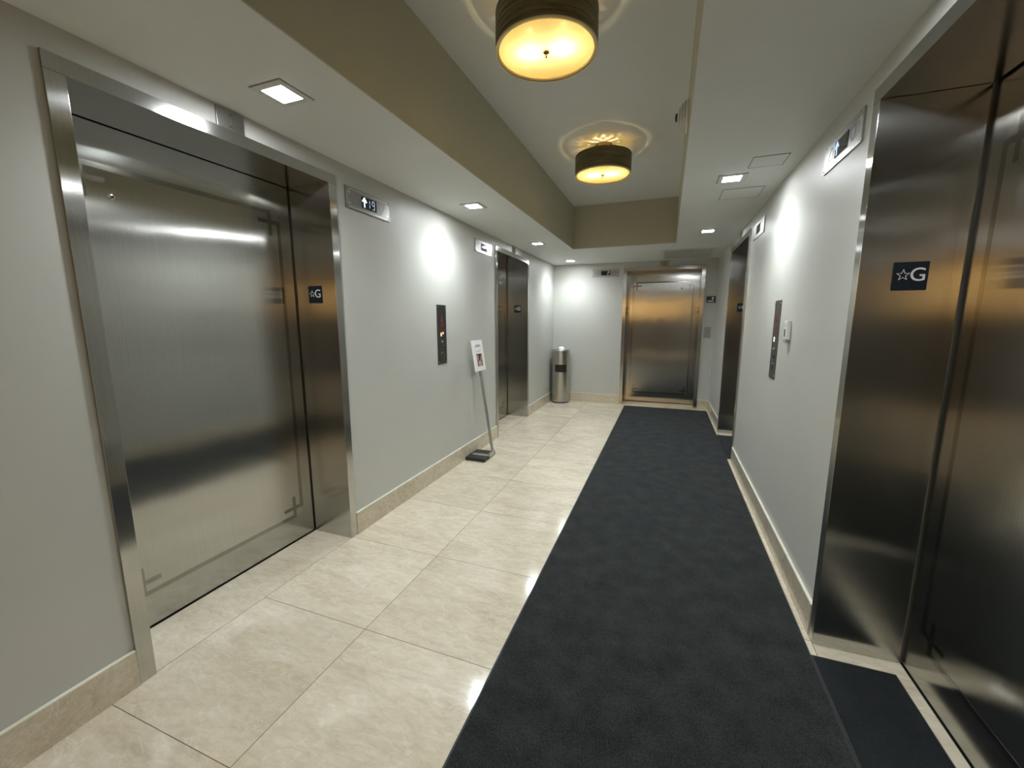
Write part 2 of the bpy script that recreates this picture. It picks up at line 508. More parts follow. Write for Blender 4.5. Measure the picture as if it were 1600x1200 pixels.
c = MB()                                   # low ceiling round the raised tray, and the tray's own ceiling
c.box(XL - 0.02, TX0, YB, YE + 0.02, ZC, ZC + 0.006)
c.box(TX1, XR + 0.02, YB, YE + 0.02, ZC, ZC + 0.006)
c.box(TX0, TX1, TY1, YE + 0.02, ZC, ZC + 0.006)
c.box(TX0, TX1, YB, TY0, ZC, ZC + 0.006)
c.box(TX0 - 0.05, TX1 + 0.05, TY0 - 0.05, TY1 + 0.05, RZ, RZ + 0.05)
struct(c.build('ceiling', default='ceiling'), 'white ceiling dropped around a long raised tray', 'ceiling')
z0, z1 = ZC + 0.0065, RZ - 0.0005
for nm, bx, lb in (('trim_1', (TX0 - 0.03, TX0, TY0 - 0.03, TY1 + 0.03), 'long tan fascia on the left side of the ceiling tray'),
                   ('trim_2', (TX1, TX1 + 0.03, TY0 - 0.03, TY1 + 0.03), 'long fascia on the right side of the ceiling tray'),
                   ('trim_3', (TX0 + 0.0005, TX1 - 0.0005, TY1, TY1 + 0.03), 'short tan fascia at the far end of the ceiling tray'),
                   ('trim_4', (TX0 + 0.0005, TX1 - 0.0005, TY0 - 0.03, TY0), 'short fascia at the near end of the ceiling tray')):
    struct(MB().box(*bx, z0, z1).build(nm, default='fascia'), lb, 'fascia')

# lobby behind the camera: what the steel doors mirror
w = MB(); w.box(LX0, LX1, YF - 0.2, YF, 1.38, ZC + 0.3, 'lobby'); w.box(LX0, LX1, YF - 0.2, YF + 0.02, -0.12, 1.38, 'lobby_dark')
struct(w.build('wall_front'), 'golden veneered lobby wall behind the corridor', 'wall')
w = MB(); w.box(LX0 - 0.2, LX0, YF, YB, -0.12, ZC + 0.3)
struct(w.build('wall_lobby_left', default='lobby_dark'), 'dark side wall of the lobby, left', 'wall')
w = MB(); w.box(LX1, LX1 + 0.2, YF, YB, -0.12, ZC + 0.3)
struct(w.build('wall_lobby_right', default='lobby_dark'), 'dark side wall of the lobby, right', 'wall')
w = MB(); w.box(LX0, XL - WT, YB, YB + 0.15, -0.12, ZC + 0.3); w.box(XR + WT, LX1, YB, YB + 0.15, -0.12, ZC + 0.3)
struct(w.build('wall_lobby_back', default='wall'), 'lobby wall around the mouth of the corridor', 'wall')
w = MB(); w.box(LX0, LX1, YF, YB - 0.0005, ZC, ZC + 0.006)
struct(w.build('ceiling_lobby', default='ceiling'), 'white lobby ceiling behind the corridor', 'ceiling')

# marble skirting, one run per stretch of wall
def skirting(name, p0, p1, normal, label):
    """p0,p1 on the wall line (x,y); normal points into the corridor"""
    n = Vector((*normal, 0)); t = 0.014; h = 0.148
    a, b_ = Vector((*p0, 0)), Vector((*p1, 0))
    q = [a, b_, b_ + n * t, a + n * t]
    xs = [v.x for v in q]; ys = [v.y for v in q]
    s = MB()
    s.box(min(xs), max(xs), min(ys), max(ys), 0.0005, h - 0.006, 'base')
    s.box(min(xs), max(xs), min(ys), max(ys), h - 0.006, h, 'base_edge', 0.0015)
    return struct(s.build(name), label, 'baseboard')
e = OW / 2 + FW + 0.002
L1, L2 = OPEN_L; R1, R2 = OPEN_R
g_ = 0.0008
skirting('baseboard_left', (XL + g_, YB), (XL + g_, L1 - e), (1, 0), 'beige marble baseboard left of the nearest left elevator')
skirting('baseboard_left.001', (XL + g_, L1 + e), (XL + g_, L2 - e), (1, 0), 'long beige marble baseboard behind the sign stand')
skirting('baseboard_left.002', (XL + g_, L2 + e), (XL + g_, YE - 0.016), (1, 0), 'short beige marble baseboard beside the steel bin')
skirting('baseboard_back', (XL + 0.016, YE - g_), (OPEN_E[0] - e, YE - g_), (0, -1), 'marble baseboard on the end wall behind the steel bin')
skirting('baseboard_back.001', (OPEN_E[0] + e, YE - g_), (XR - 0.016, YE - g_), (0, -1), 'short marble baseboard right of the end elevator')
skirting('baseboard_right', (XR - g_, R2 + e), (XR - g_, YE - 0.016), (-1, 0), 'short marble baseboard on the right wall past the far elevator')
skirting('baseboard_right.001', (XR - g_, R1 + e), (XR - g_, R2 - e), (-1, 0), 'long marble baseboard on the right wall beside the black mat')
skirting('baseboard_right.002', (XR - g_, YB), (XR - g_, R1 - e), (-1, 0), 'marble baseboard on the right wall before the near elevator')

# ------------------------------------------------------------------ elevator entrances
def key_lines(mb, xl, xr, zb, zt, wd, step, stub_h, stub_w, y0, y1, mat):
    """etched border: a tall outline whose corners overlap in stepped key shapes.
    xl,xr upright lines; zb,zt level lines; the short stubs sit one step inside"""
    for sx, X in ((-1, xl), (1, xr)):
        mb.box(X - wd / 2, X + wd / 2, y0, y1, zb + step, zt - step, mat)                     # main upright
        xi = X - sx * step
        for z, s in ((zt, -1), (zb, 1)):
            a_, b_ = sorted((z, z + s * stub_h)); mb.box(xi - wd / 2, xi + wd / 2, y0, y1, a_, b_, mat)
            c_, d_ = sorted((X + sx * wd / 2, X - sx * stub_w)); zz = z + s * step
            mb.box(c_, d_, y0 - 0.0001, y1, zz - wd / 2, zz + wd / 2, mat)
    for z in (zt, zb):
        mb.box(xl + step - wd / 2, xr - step + wd / 2, y0 - 0.0002, y1, z - wd / 2, z + wd / 2, mat)

def elevator(idx, loc, rz, label, hole_x):
    d = thing('door_%d' % idx, loc, rz, label, 'elevator door', kind='structure')
    h = OW / 2; pr = 0.012
    for s, nm in ((-1, 'jamb'), (1, 'jamb')):
        j = MB()
        pts = [(s * h, -pr), (s * (h + FW), -pr), (s * (h + FW), -0.0008), (s * (h + 0.019), -0.0008), (s * (h + 0.019), DEP - 0.010), (s * h, DEP - 0.010)]
        j.prism(pts, 0.0006, OH - 0.0006, axis=2)
        o = j.build(nm, d, 'steel_jamb')
        bv = o.modifiers.new('edge', 'BEVEL'); bv.width = 0.0012; bv.segments = 2; bv.limit_method = 'ANGLE'
    hd = MB()
    pts = [(-pr, OH), (-pr, OH + FW), (-0.0008, OH + FW), (-0.0008, OH + 0.019), (DEP - 0.010, OH + 0.019), (DEP - 0.010, OH)]
    hd.prism(pts, -h - 0.0185, h + 0.0185, axis=0)
    for s in (-1, 1):
        a_, b_ = sorted((s * (h + 0.0185), s * (h + FW)))
        hd.box(a_, b_, -pr, -0.0008, OH, OH + FW)
    o = hd.build('header', d, 'steel_header')
    # the sliding panel: inner field with upright grain, satin margin round it
    pn = MB(); y0 = DEP; xo = h - 0.086; zb, zt = 0.165, 1.965; st = 0.053
    X = h + 0.012; ZT = OH + 0.015; Z0 = 0.010
    ix, iz0, iz1 = xo, zb, zt
    def q(xa, xb, za, zc, mt_): pn.quad([(xa, y0, za), (xb, y0, za), (xb, y0, zc), (xa, y0, zc)], mt_)
    q(-ix, ix, iz0, iz1, 'steel_panel')
    q(-X, -ix, Z0, ZT, 'steel_border'); q(ix, X, Z0, ZT, 'steel_border')
    q(-ix, ix, iz1, ZT, 'steel_border'); q(-ix, ix, Z0, iz0, 'steel_border')
    pn.box(-X, X, y0 + 0.0005, y0 + 0.030, Z0, ZT, 'steel_border')
    panel = pn.build('door_panel', d)
    et = MB(); key_lines(et, -xo, xo, zb, zt, 0.021, st, 0.125, 0.125, y0 - 0.0006, y0 - 0.0001, 'steel_etch')
    et.build('etched_border', panel)
    k = MB(); k.lathe([(0.0, -0.004), (0.006, -0.004)], 20, 'gap', (hole_x, y0, 1.858), 'y')
    k.lathe([(0.006, -0.0045), (0.013, -0.004), (0.014, -0.0005)], 24, 'chrome', (hole_x, y0, 1.858), 'y')
    k.build('key_hole', panel)
    MB().box(-h - 0.015, h + 0.015, DEP - 0.0035, DEP + 0.04, -0.03, -0.004).build('sill_track', d, 'gap')
    return d

elevator(1, (XL, L1, 0), RZ_L, 'large brushed steel elevator door nearest on the left', -0.31)
elevator(2, (XL, L2, 0), RZ_L, 'dark steel elevator door further along the left wall', 0.30)
elevator(3, (OPEN_E[0], YE, 0), RZ_E, 'steel elevator door on the end wall with etched border', 0.28)
elevator(4, (XR, R2, 0), RZ_R, 'steel elevator door far along the right wall, seen edge on', -0.30)
elevator(5, (XR, R1, 0), RZ_R, 'large dark steel elevator door nearest on the right', -0.31)

# black jamb signs: outlined star and the letter G
def star_outline(mb, cx, cz, R, wd, y0, y1, mat):
    def star(R_, r_): return [(cx + (R_ if i % 2 == 0 else r_) * math.sin(i * PI / 5), cz + (R_ if i % 2 == 0 else r_) * math.cos(i * PI / 5)) for i in range(10)]
    o_, i_ = star(R, R * 0.42), star(R - wd * 2.3, (R - wd * 2.3) * 0.40)
    for i in range(10):
        k = (i + 1) % 10
        mb.prism([o_[i], o_[k], i_[k], i_[i]], y0, y1, 1, mat)
GM = text_mesh('G', 0.066, 0.0008)
def jamb_sign(loc, rz, label, group=None):
    t = thing('floor_sign', loc, rz, label, 'sign', group)
    MB().box(-0.050, 0.050, -0.0030, -0.0005, -0.050, 0.050, 'black_plate', 0.0008).build('plate', t)
    mb = MB(); star_outline(mb, -0.021, 0.004, 0.021, 0.0016, -0.0048, -0.0029, 'letter'); mb.build('star', t)
    mb = MB(); mb.mesh(GM, 'letter', Matrix.Translation((0.021, -0.0036, 0.003)) @ UPR); mb.build('letter', t)
    return t
j0 = jamb_sign((-1.955, L1 + OW / 2, 1.519), 0, 'black star and G plate on jamb of nearest left elevator')
def sign_copy(loc, rz, label):
    c_ = copy_tree(j0); c_.location = loc; c_.rotation_euler = (0, 0, rz); c_['label'] = label; return c_
sign_copy((-1.955, L2 + OW / 2, 1.519), 0, 'small black star and G plate on jamb of far left elevator')
sign_copy((0.804, R1 + OW / 2, 1.523), 0, 'large black star and G plate on jamb of nearest right elevator')
sign_copy((0.804, R2 + OW / 2, 1.509), 0, 'black star and G plate half hidden in far right elevator')
sign_copy((OPEN_E[0] - OW / 2, YE + 0.14, 1.519), PI / 2, 'black plate edge-on at left jamb of the end elevator')
sign_copy((OPEN_E[0] + OW / 2, YE + 0.14, 1.519), -PI / 2, 'black plate edge-on at right jamb of the end elevator')

# elevator number plates above the headers
def number_plate(loc, rz, text, label):
    t = thing('number_plate', loc, rz, label, 'number plate')
    MB().box(-0.061, 0.061, -0.0075, -0.0006, 0, 0.078, 'steel_plate', 0.001).build('plate', t)
    if text == 'I':
        MB().box(-0.004, 0.004, -0.0082, -0.0074, 0.012, 0.066, 'groove').box(-0.010, 0.010, -0.0082, -0.0074, 0.062, 0.066, 'groove').box(-0.010, 0.010, -0.0082, -0.0074, 0.012, 0.016, 'groove').build('numeral', t)
    elif text:
        MB().mesh(text_mesh(text, 0.07, 0.0005), 'groove', Matrix.Translation((0, -0.0079, 0.040)) @ UPR).build('numeral', t)
    return t
zt_ = OH + FW + 0.002
number_plate((XL, L1, zt_), RZ_L, 'I', 'square steel plate with numeral one above nearest left elevator')
number_plate((XL, L2, zt_), RZ_L, '2', 'small steel plate above the far left elevator frame')
number_plate((OPEN_E[0] + 0.01, YE, zt_), RZ_E, '3', 'small steel plate with dark numeral above the end elevator')
number_plate((XR, R2, zt_), RZ_R, None, 'small steel plate above the far right elevator frame')
number_plate((XR, R1, zt_), RZ_R, None, 'small steel plate above the nearest right elevator frame')

# floor indicators
def seg_digit(mb, ch, cx, cz, w_, h_, t_, y0, y1, mat):
    S = {'1': 'bc', '9': 'abcdfg', '2': 'abged', '7': 'abc'}[ch]
    x0, x1, z0_, z1_ = cx - w_ / 2, cx + w_ / 2, cz - h_ / 2, cz + h_ / 2
    g = t_ * 0.8
    R_ = {'a': (x0 + g, x1 - g, z1_ - t_ / 2, z1_ + t_ / 2), 'g': (x0 + g, x1 - g, cz - t_ / 2, cz + t_ / 2), 'd': (x0 + g, x1 - g, z0_ - t_ / 2, z0_ + t_ / 2),
          'b': (x1 - t_ / 2, x1 + t_ / 2, cz + g, z1_ - g), 'c': (x1 - t_ / 2, x1 + t_ / 2, z0_ + g, cz - g),
          'f': (x0 - t_ / 2, x0 + t_ / 2, cz + g, z1_ - g), 'e': (x0 - t_ / 2, x0 + t_ / 2, z0_ + g, cz - g)}
    for s in S:
        r_ = R_[s]; mb.box(r_[0], r_[1], y0, y1, r_[2], r_[3], mat)

def indicator(loc, rz, label, arrow=None, digits='', dmat='led_digit', dcol='display'):
    t = thing('floor_indicator', loc, rz, label, 'floor indicator', 'floor indicators beside the elevators')
    W, H, y = 0.207, 0.063, -0.007
    MB().box(-W, W, y, -0.0006, -H, H, 'steel_plate', 0.0015).build('plate', t)
    e_ = MB(); wd = 0.003; ya, yb = y - 0.0008, y - 0.0001
    x1, z1_, st = W - 0.012, H - 0.012, 0.020
    for sx in (-1, 1):
        a_ = sx * x1; i_ = sx * (x1 - st)
        e_.box(min(a_, a_ - sx * wd), max(a_, a_ - sx * wd), ya, yb, -z1_ + st, z1_ - st + wd, 'etch_pale')
        for sz in (-1, 1):
            c_, d_ = sorted((a_, sx * (x1 - st - 0.012))); zz = sz * (z1_ - st)
            e_.box(c_, d_, ya, yb, zz - wd / 2, zz + wd / 2, 'etch_pale')
            c_, d_ = sorted((sz * z1_, sz * (z1_ - st - 0.010)))
            e_.box(i_ - wd / 2, i_ + wd / 2, ya - 0.0001, yb, c_, d_, 'etch_pale')
    for sz in (-1, 1):
        e_.box(-(x1 - st), x1 - st, ya, yb, sz * z1_ - wd / 2, sz * z1_ + wd / 2, 'etch_pale')
    e_.build('etched_border', t)
    for sx, fl in ((-1, 1), (1, -1)):                       # up and down lantern outlines
        tr_ = MB(); c_ = sx * 0.118
        P_ = [(c_ - 0.022, -0.026 * fl), (c_ + 0.022, -0.026 * fl), (c_ + 0.022, 0.006 * fl), (c_, 0.030 * fl), (c_ - 0.022, 0.006 * fl)]
        for i in range(5):
            p, q_ = Vector((P_[i][0], ya, P_[i][1])), Vector((P_[(i + 1) % 5][0], ya, P_[(i + 1) % 5][1]))
            tr_.bar(p, q_, 0.0012, 0.0022, (0, 1, 0), 'steel_plate')
        tr_.build('lantern', t)
    dsp = MB().box(-0.070, 0.070, y - 0.0025, y - 0.0001, -0.034, 0.034, dcol, 0.0005).build('display', t)
    if arrow:
        yy = y - 0.0030
        ar = MB(); ax = -0.046
        ar.box(ax - 0.0042, ax + 0.0042, yy - 0.0006, yy + 0.0003, -0.028, 0.020, arrow)
        ar.prism([(ax, 0.031), (ax + 0.022, 0.006), (ax + 0.017, 0.001), (ax, 0.021), (ax - 0.017, 0.001), (ax - 0.022, 0.006)], yy - 0.0008, yy + 0.0003, 1, arrow)
        ar.build('arrow', dsp)
    for i, ch in enumerate(digits):
        dg = MB(); cx_ = 0.0 if ch == '1' else 0.046
        seg_digit(dg, ch, cx_ - 0.008, 0, 0.022, 0.048, 0.0032, y - 0.0034, y - 0.0024, dmat)
        dg.build('digit', dsp)
    for sx in (-1, 1):
        for sz in (-1, 1):
            MB().lathe([(0, -0.0095), (0.0035, -0.0090), (0.0038, -0.0069)], 12, 'chrome', (sx * (W - 0.011), 0, sz * (H - 0.011)), 'y').build('screw', t)
    return t
indicator((XL, 2.252, 2.092), RZ_L, 'steel floor indicator with lit arrow and 19, left wall near', 'led_arrow', '19')
indicator((XL, 4.012, 2.104), RZ_L, 'steel floor indicator with dark display, left wall far', None, '', dcol='display_black')
indicator((-0.962, YE, 2.110), RZ_E, 'steel floor indicator on the end wall above the bin side', None, '2', dcol='display_black')
indicator((XR, 3.985, 2.104), RZ_R, 'steel floor indicator on right wall beside the far elevator', None, '', dcol='display_black')
indicator((XR, 2.262, 2.108), RZ_R, 'steel floor indicator with blue arrow, right wall near', 'led_blue', '', dcol='display_black')

# call panels
def call_panel(loc, rz, label, lit):
    t = thing('call_panel', loc, rz, label, 'elevator call panel', 'elevator call panels')
    MB().box(-0.076, 0.076, -0.004, -0.0006, -0.252, 0.252, 'steel_dark', 0.001).build('plate', t)
    pz = MB(); y0, y1 = -0.0048, -0.0038
    pz.prism([(-0.012, 0.108), (0.012, 0.108), (0.018, 0.128), (0.008, 0.140), (0.004, 0.165), (-0.006, 0.146), (-0.016, 0.132)], y0, y1, 1, 'red')
    for k in range(4): pz.box(-0.024 + k * 0.010, 0.026, y0, y1, 0.072 + k * 0.006, 0.075 + k * 0.006, 'red')
    for k in range(3): pz.box(-0.026, 0.026 - 0.006 * (k % 2), y0, y1, 0.040 + k * 0.009, 0.043 + k * 0.009, 'red')
    pz.build('fire_pictogram', t)
    MB().box(-0.022, -0.010, y0 - 0.001, y1, 0.0 - 0.012, 0.018, 'led_orange' if lit else 'glint_white', 0.0004).build('lamp', t)  # orange lamp; the white one is a bright reflection painted as a glow
    MB().box(0.010, 0.022, y0 - 0.001, y1, 0.004, 0.022, 'led_orange' if lit else 'steel_plate', 0.0004).build('lamp', t)
    MB().lathe([(0, -0.009), (0.009, -0.009), (0.010, -0.0039)], 20, 'steel_plate', (0, 0, -0.060), 'y').build('key_switch', t)
    ks = MB().lathe([(0, -0.008), (0.012, -0.0075), (0.013, -0.0039)], 24, 'black', (0.018, 0, -0.105), 'y').build('key_switch', t)
    b_ = MB().lathe([(0.0185, -0.0039), (0.0185, -0.007), (0.022, -0.007), (0.023, -0.0039)], 28, 'steel_dark', (0.0, 0, -0.172), 'y').build('button_ring', t)
    MB().lathe([(0, -0.0085), (0.015, -0.0080), (0.0183, -0.0050), (0.0183, -0.0039)], 28, 'black', (0.0, 0, -0.172), 'y').build('call_button', t)
    for sx in (-1, 1):
        for sz in (-1, 1):
            MB().lathe([(0, -0.0075), (0.0045, -0.0068), (0.005, -0.0039)], 12, 'chrome', (sx * 0.060, 0, sz * 0.232), 'y').build('screw', t)
    return t
call_panel((XL, 3.122, 1.245), RZ_L, 'dark steel elevator call panel on the left wall with orange lamps', True)
call_panel((XR, 3.106, 1.240), RZ_R, 'dark steel elevator call panel on the right wall, painted white glint', False)

# ------------------------------------------------------------------ carpets
def mat_obj(name, x0, x1, y0, y1, h, mt_, label, strips):
    t = thing(name, ((x0 + x1) / 2, (y0 + y1) / 2, 0.0), 0, label, 'floor mat', 'black floor mats')
    hx, hy = (x1 - x0) / 2, (y1 - y0) / 2; rb = 0.006
    MB().box(-hx + rb, hx - rb, -hy + rb, hy - rb, 0.0008, h, mt_, 0.001).build('carpet', t)
    bd = MB()
    for a_, b_, c_, d_ in ((-hx, hx, -hy, -hy + rb), (-hx, hx, hy - rb, hy), (-hx, -hx + rb, -hy + rb, hy - rb), (hx - rb, hx, -hy + rb, hy - rb)):
        bd.box(a_, b_, c_, d_, 0.0006, h * 0.86, 'rubber', 0.0008)
    bd.build('rubber_edge', t)
    return t
mat_obj('floor_mat', -0.576, 0.626, -0.85, 6.702, 0.010, 'mat', 'long charcoal carpet runner down the right side of the corridor', 1)
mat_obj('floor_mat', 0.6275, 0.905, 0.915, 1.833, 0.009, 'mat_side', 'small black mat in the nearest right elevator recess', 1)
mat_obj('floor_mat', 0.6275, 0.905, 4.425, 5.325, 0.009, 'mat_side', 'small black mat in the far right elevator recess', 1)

# ------------------------------------------------------------------ square downlights
def downlight():
    t = thing('downlight', (0, 0, 0), 0, 'x', 'ceiling downlight', 'square recessed downlights')
    o_, i_ = 0.080, 0.052
    tr_ = MB()
    for a_, b_, c_, d_ in ((-o_, o_, -o_, -i_), (-o_, o_, i_, o_), (-o_, -i_, -i_, i_), (i_, o_, -i_, i_)):
        tr_.box(a_, b_, c_, d_, -0.006, -0.0012, 'trim_white')
    tr_.build('trim', t)
    gp = MB(); k = o_ + 0.003
    for a_, b_, c_, d_ in ((-k, k, -k, -o_), (-k, k, o_, k), (-k, -o_, -o_, o_), (o_, k, -o_, o_)):
        gp.box(a_, b_, c_, d_, -0.0025, -0.0010, 'shadow_gap')
    gp.build('shadow_gap', t)
    MB().box(-i_ + 0.001, i_ - 0.001, -i_ + 0.001, i_ - 0.001, -0.0035, -0.0012, 'diffuser').build('lens', t)
    return t
dl0 = downlight()
DL = [((-1.49, 1.365), 'square downlight in the ceiling beside the nearest left elevator'),
      ((-1.49, 3.115), 'second square downlight from the camera on the left'),
      ((-1.49, 4.85), 'third square downlight on the left, beside the far left elevator'),
      ((-1.44, 6.42), 'farthest square downlight, above the steel bin'),
      ((0.34, 3.12), 'square downlight on the right between two access panels'),
      ((0.34, 4.80), 'square downlight on the right near the air vent'),
      ((0.34, 1.40), 'square downlight above the nearest right elevator'),
      ((-2.6, -2.6), 'square downlight in the lobby behind the camera, left'),
      ((2.6, -2.6), 'square downlight in the lobby behind the camera, right'),
      ((-0.5, -2.6), 'square downlight in the middle of the lobby behind the camera')]
def spot(loc, parent):
    ld = bpy.data.lights.new('downlight_lamp', 'SPOT')
    ld.energy = DOWN_W; ld.color = DOWN_COL
    ld.spot_size = math.radians(152); ld.spot_blend = 1.0; ld.shadow_soft_size = 0.035
    o = bpy.data.objects.new('lamp', ld); C.objects.link(o)
    o.parent = parent; o.location = loc
    return o
for i, ((x, y), lb) in enumerate(DL):
    t = dl0 if i == 0 else copy_tree(dl0)
    t.location = (x, y, ZC); t['label'] = lb
for t in [o for o in C.objects if o.name.startswith('downlight') and o.type == 'EMPTY']:
    spot((0, 0, -0.045), t)

# ------------------------------------------------------------------ drum lamps
def drum():
    t = thing('drum_lamp', (0, 0, 0), 0, 'x', 'ceiling lamp', 'bronze drum ceiling lamps')
    R_, zb, zt = 0.226, -0.238, -0.086
    sh = MB(); prof = []
    n = 40
    for i in range(n + 1):
        u = i / n; prof.append((R_ + 0.0013 * math.sin(u * 2 * PI * 6.5), zb + (zt - zb) * u))
    sh.lathe(prof, 96, 'shade_out')
    sh.lathe([(R_ + 0.0022, zb + 0.007), (R_ + 0.0030, zb + 0.003), (R_ + 0.0015, zb - 0.001), (R_ - 0.005, zb)], 96, 'shade_in')
    sh.lathe([(R_ - 0.005, zt), (R_ - 0.005, zb + 0.002)], 96, 'shade_in')
    sh.lathe([(R_ + 0.001, zt), (R_ - 0.005, zt)], 96, 'shade_out')
    sh.build('shade', t)
    MB().lathe([(0, zb + 0.011), (R_ - 0.006, zb + 0.011)], 72, 'acrylic').build('diffuser', t)
    MB().lathe([(R_ - 0.0055, zb + 0.004), (R_ - 0.014, zb + 0.004), (R_ - 0.014, zb + 0.010), (R_ - 0.0055, zb + 0.010)], 72, 'shade_in', close=True).build('retaining_ring', t)
    MB().lathe([(0, zb - 0.018), (0.004, zb - 0.018), (0.0045, zb - 0.014), (0.0028, zb - 0.012), (0.0028, zb - 0.002), (0.013, zb + 0.001), (0.014, zb + 0.006), (0.0, zb + 0.009)], 20, 'brass').build('finial', t)
    MB().lathe([(0, -0.001), (0.066, -0.001), (0.068, -0.006), (0.062, -0.024), (0.05, -0.028), (0, -0.028)], 40, 'brass').build('canopy', t)
    st = MB().lathe([(0.007, -0.028), (0.007, zb + 0.009)], 14, 'brass')
    st.lathe([(0, -0.080), (0.045, -0.080), (0.047, -0.086), (0.045, -0.092), (0, -0.092)], 28, 'brass')
    st.build('stem', t)
    sp = MB()
    for k in range(3):
        a_ = k * 2 * PI / 3 + 0.5
        sp.bar((0.04 * math.cos(a_), 0.04 * math.sin(a_), -0.089), ((R_ - 0.006) * math.cos(a_), (R_ - 0.006) * math.sin(a_), -0.089), 0.010, 0.003, (-math.sin(a_), math.cos(a_), 0), 'brass')
    sp.build('spider', t)
    rf = MB(); ns = 20; ri, ro = 0.034, 0.108  # added disc: slots and rim gap shaped to pattern the ceiling halo
    for k in range(ns):
        a0_ = 2 * PI * k / ns + 0.03; a1_ = a0_ + 2 * PI / ns * 0.62
        pts_ = [(ro * math.cos(a0_ + (a1_ - a0_) * q_ / 4), ro * math.sin(a0_ + (a1_ - a0_) * q_ / 4)) for q_ in range(5)]
        pts_ += [(ri * math.cos(a1_), ri * math.sin(a1_)), (ri * math.cos(a0_), ri * math.sin(a0_))]
        rf.prism(pts_, -0.0945, -0.0935, 2, 'shade_in')
    rf.lathe([(0.104, -0.0925), (0.203, -0.0925)], 60, 'shade_in')
    rf.build('slotted_halo_mask', t)
    for s in (-1, 1):
        hx, hy = s * 0.075, s * 0.010
        h = MB().lathe([(0.014, -0.092), (0.016, -0.110), (0.016, -0.130), (0.0, -0.130)], 18, 'white', (hx, hy, 0))
        h.bar((s * 0.04, s * 0.005, -0.090), (s * 0.085, s * 0.011, -0.092), 0.02, 0.003, (0, 1, 0), 'brass')
        sk = h.build('socket', t)
        MB().lathe([(0.0, -0.1305), (0.012, -0.131), (0.020, -0.145), (0.024, -0.160), (0.020, -0.176), (0.010, -0.184), (0, -0.186)], 20, 'bulb', (hx, hy, 0)).build('bulb', sk)
    return t
dr0 = drum()
dr1 = copy_tree(dr0)
dr0.location = (-0.572, 1.972, RZ); dr0['label'] = 'bronze drum ceiling lamp nearest the camera, cut by the top edge'
dr1.location = (-0.566, 3.668, RZ); dr1['label'] = 'smaller-looking bronze drum ceiling lamp further down the corridor'
for t in (dr0, dr1):
    for s in (-1, 1):
        ld = bpy.data.lights.new('bulb_lamp', 'POINT'); ld.energy = BULB_W; ld.color = BULB_COL; ld.shadow_soft_size = 0.010
        o = bpy.data.objects.new('bulb_light', ld); C.objects.link(o); o.parent = t; o.location = (s * 0.075, s * 0.010, -0.174)

# lobby sconces behind the camera
def sconce():
    t = thing('wall_sconce', (0, 0, 0), 0, 'x', 'wall sconce', 'tall lobby sconces')
    MB().box(-0.05, 0.05, 0.0, 0.02, -0.35, 0.35, 'brass', 0.003).build('back_plate', t)
    MB().lathe([(0, -0.30), (0.045, -0.30), (0.045, 0.30), (0, 0.30)], 24, M['sconce'], (0, 0.07, 0), 'z').build('glass_tube', t)
    return t
M['sconce'] = emit('sconce_glass', (1.0, 0.68, 0.30), 4.5)
s0 = sconce()
for i, x in enumerate((-2.1, -1.2, 3.1, 4.0)):
    t = s0 if i == 0 else copy_tree(s0)
    t.location = (x, YF + 0.001, 1.80)
    t['label'] = 'tall golden lobby sconce behind the camera'
ld = bpy.data.lights.new('lobby_fill', 'AREA'); ld.shape = 'RECTANGLE'; ld.size = 7.5; ld.size_y = 0.25  # added warm fill from behind the camera; the fixture only houses it
ld.energy = LOBBY_W * 6; ld.color = LOBBY_COL
t = thing('fill_housing', (0, YF + 0.50, ZC), 0, 'added housing for the warm fill light behind the camera', 'fill light housing')
MB().box(-3.8, 3.8, -0.14, 0.14, -0.030, -0.001, 'trim_white', 0.004).build('housing', t)
o = bpy.data.objects.new('lobby_fill_light', ld); C.objects.link(o); o.location = (0, YF + 0.50, ZC - 0.085); o.rotation_euler = (-0.35, 0, 0)

# ------------------------------------------------------------------ ceiling vent, access panels, detector
t = thing('air_vent', (0.215, 6.315, ZC), 0, 'white slotted air vent in the ceiling before the end elevator', 'air vent')
hx, hy, bw = 0.335, 0.445, 0.030
fr = MB()
for a_, b_, c_, d_ in ((-hx, hx, -hy, -hy + bw), (-hx, hx, hy - bw, hy), (-hx, -hx + bw, -hy + bw, hy - bw), (hx - bw, hx, -hy + bw, hy - bw)):
    fr.box(a_, b_, c_, d_, -0.008, -0.0008, 'trim_white', 0.001)
fr.build('frame', t)
MB().box(-hx + bw, hx - bw, -hy + bw, hy - bw, -0.0022, -0.0010, 'shadow_gap').build('duct_opening', t)
sl = MB(); n = 44
for k in range(n):
    x = -hx + bw + (k + 0.5) * (2 * (hx - bw)) / n
    sl.box(x - 0.0044, x + 0.0044, -hy + bw, hy - bw, -0.0075, -0.0024, 'trim_white')
sl.build('louvre', t)

def access_panel(cx, cy, hx, hy, label):
    t = thing('access_panel', (cx, cy, ZC), 0, label, 'access panel')
    MB().box(-hx + 0.004, hx - 0.004, -hy + 0.004, hy - 0.004, -0.003, -0.0012, 'ceiling', 0.0008).build('hatch', t)
    fr = MB()
    for a_, b_, c_, d_ in ((-hx, hx, -hy, -hy + 0.003), (-hx, hx, hy - 0.003, hy), (-hx, -hx + 0.003, -hy, hy), (hx - 0.003, hx, -hy, hy)):
        fr.box(a_, b_, c_, d_, -0.0030, -0.0010, 'shadow_gap')
    fr.build('gap_line', t)
access_panel(0.493, 2.865, 0.090, 0.090, 'flush ceiling access panel on the near side of right downlight')
access_panel(0.445, 3.495, 0.130, 0.130, 'flush ceiling access panel on the far side of right downlight')

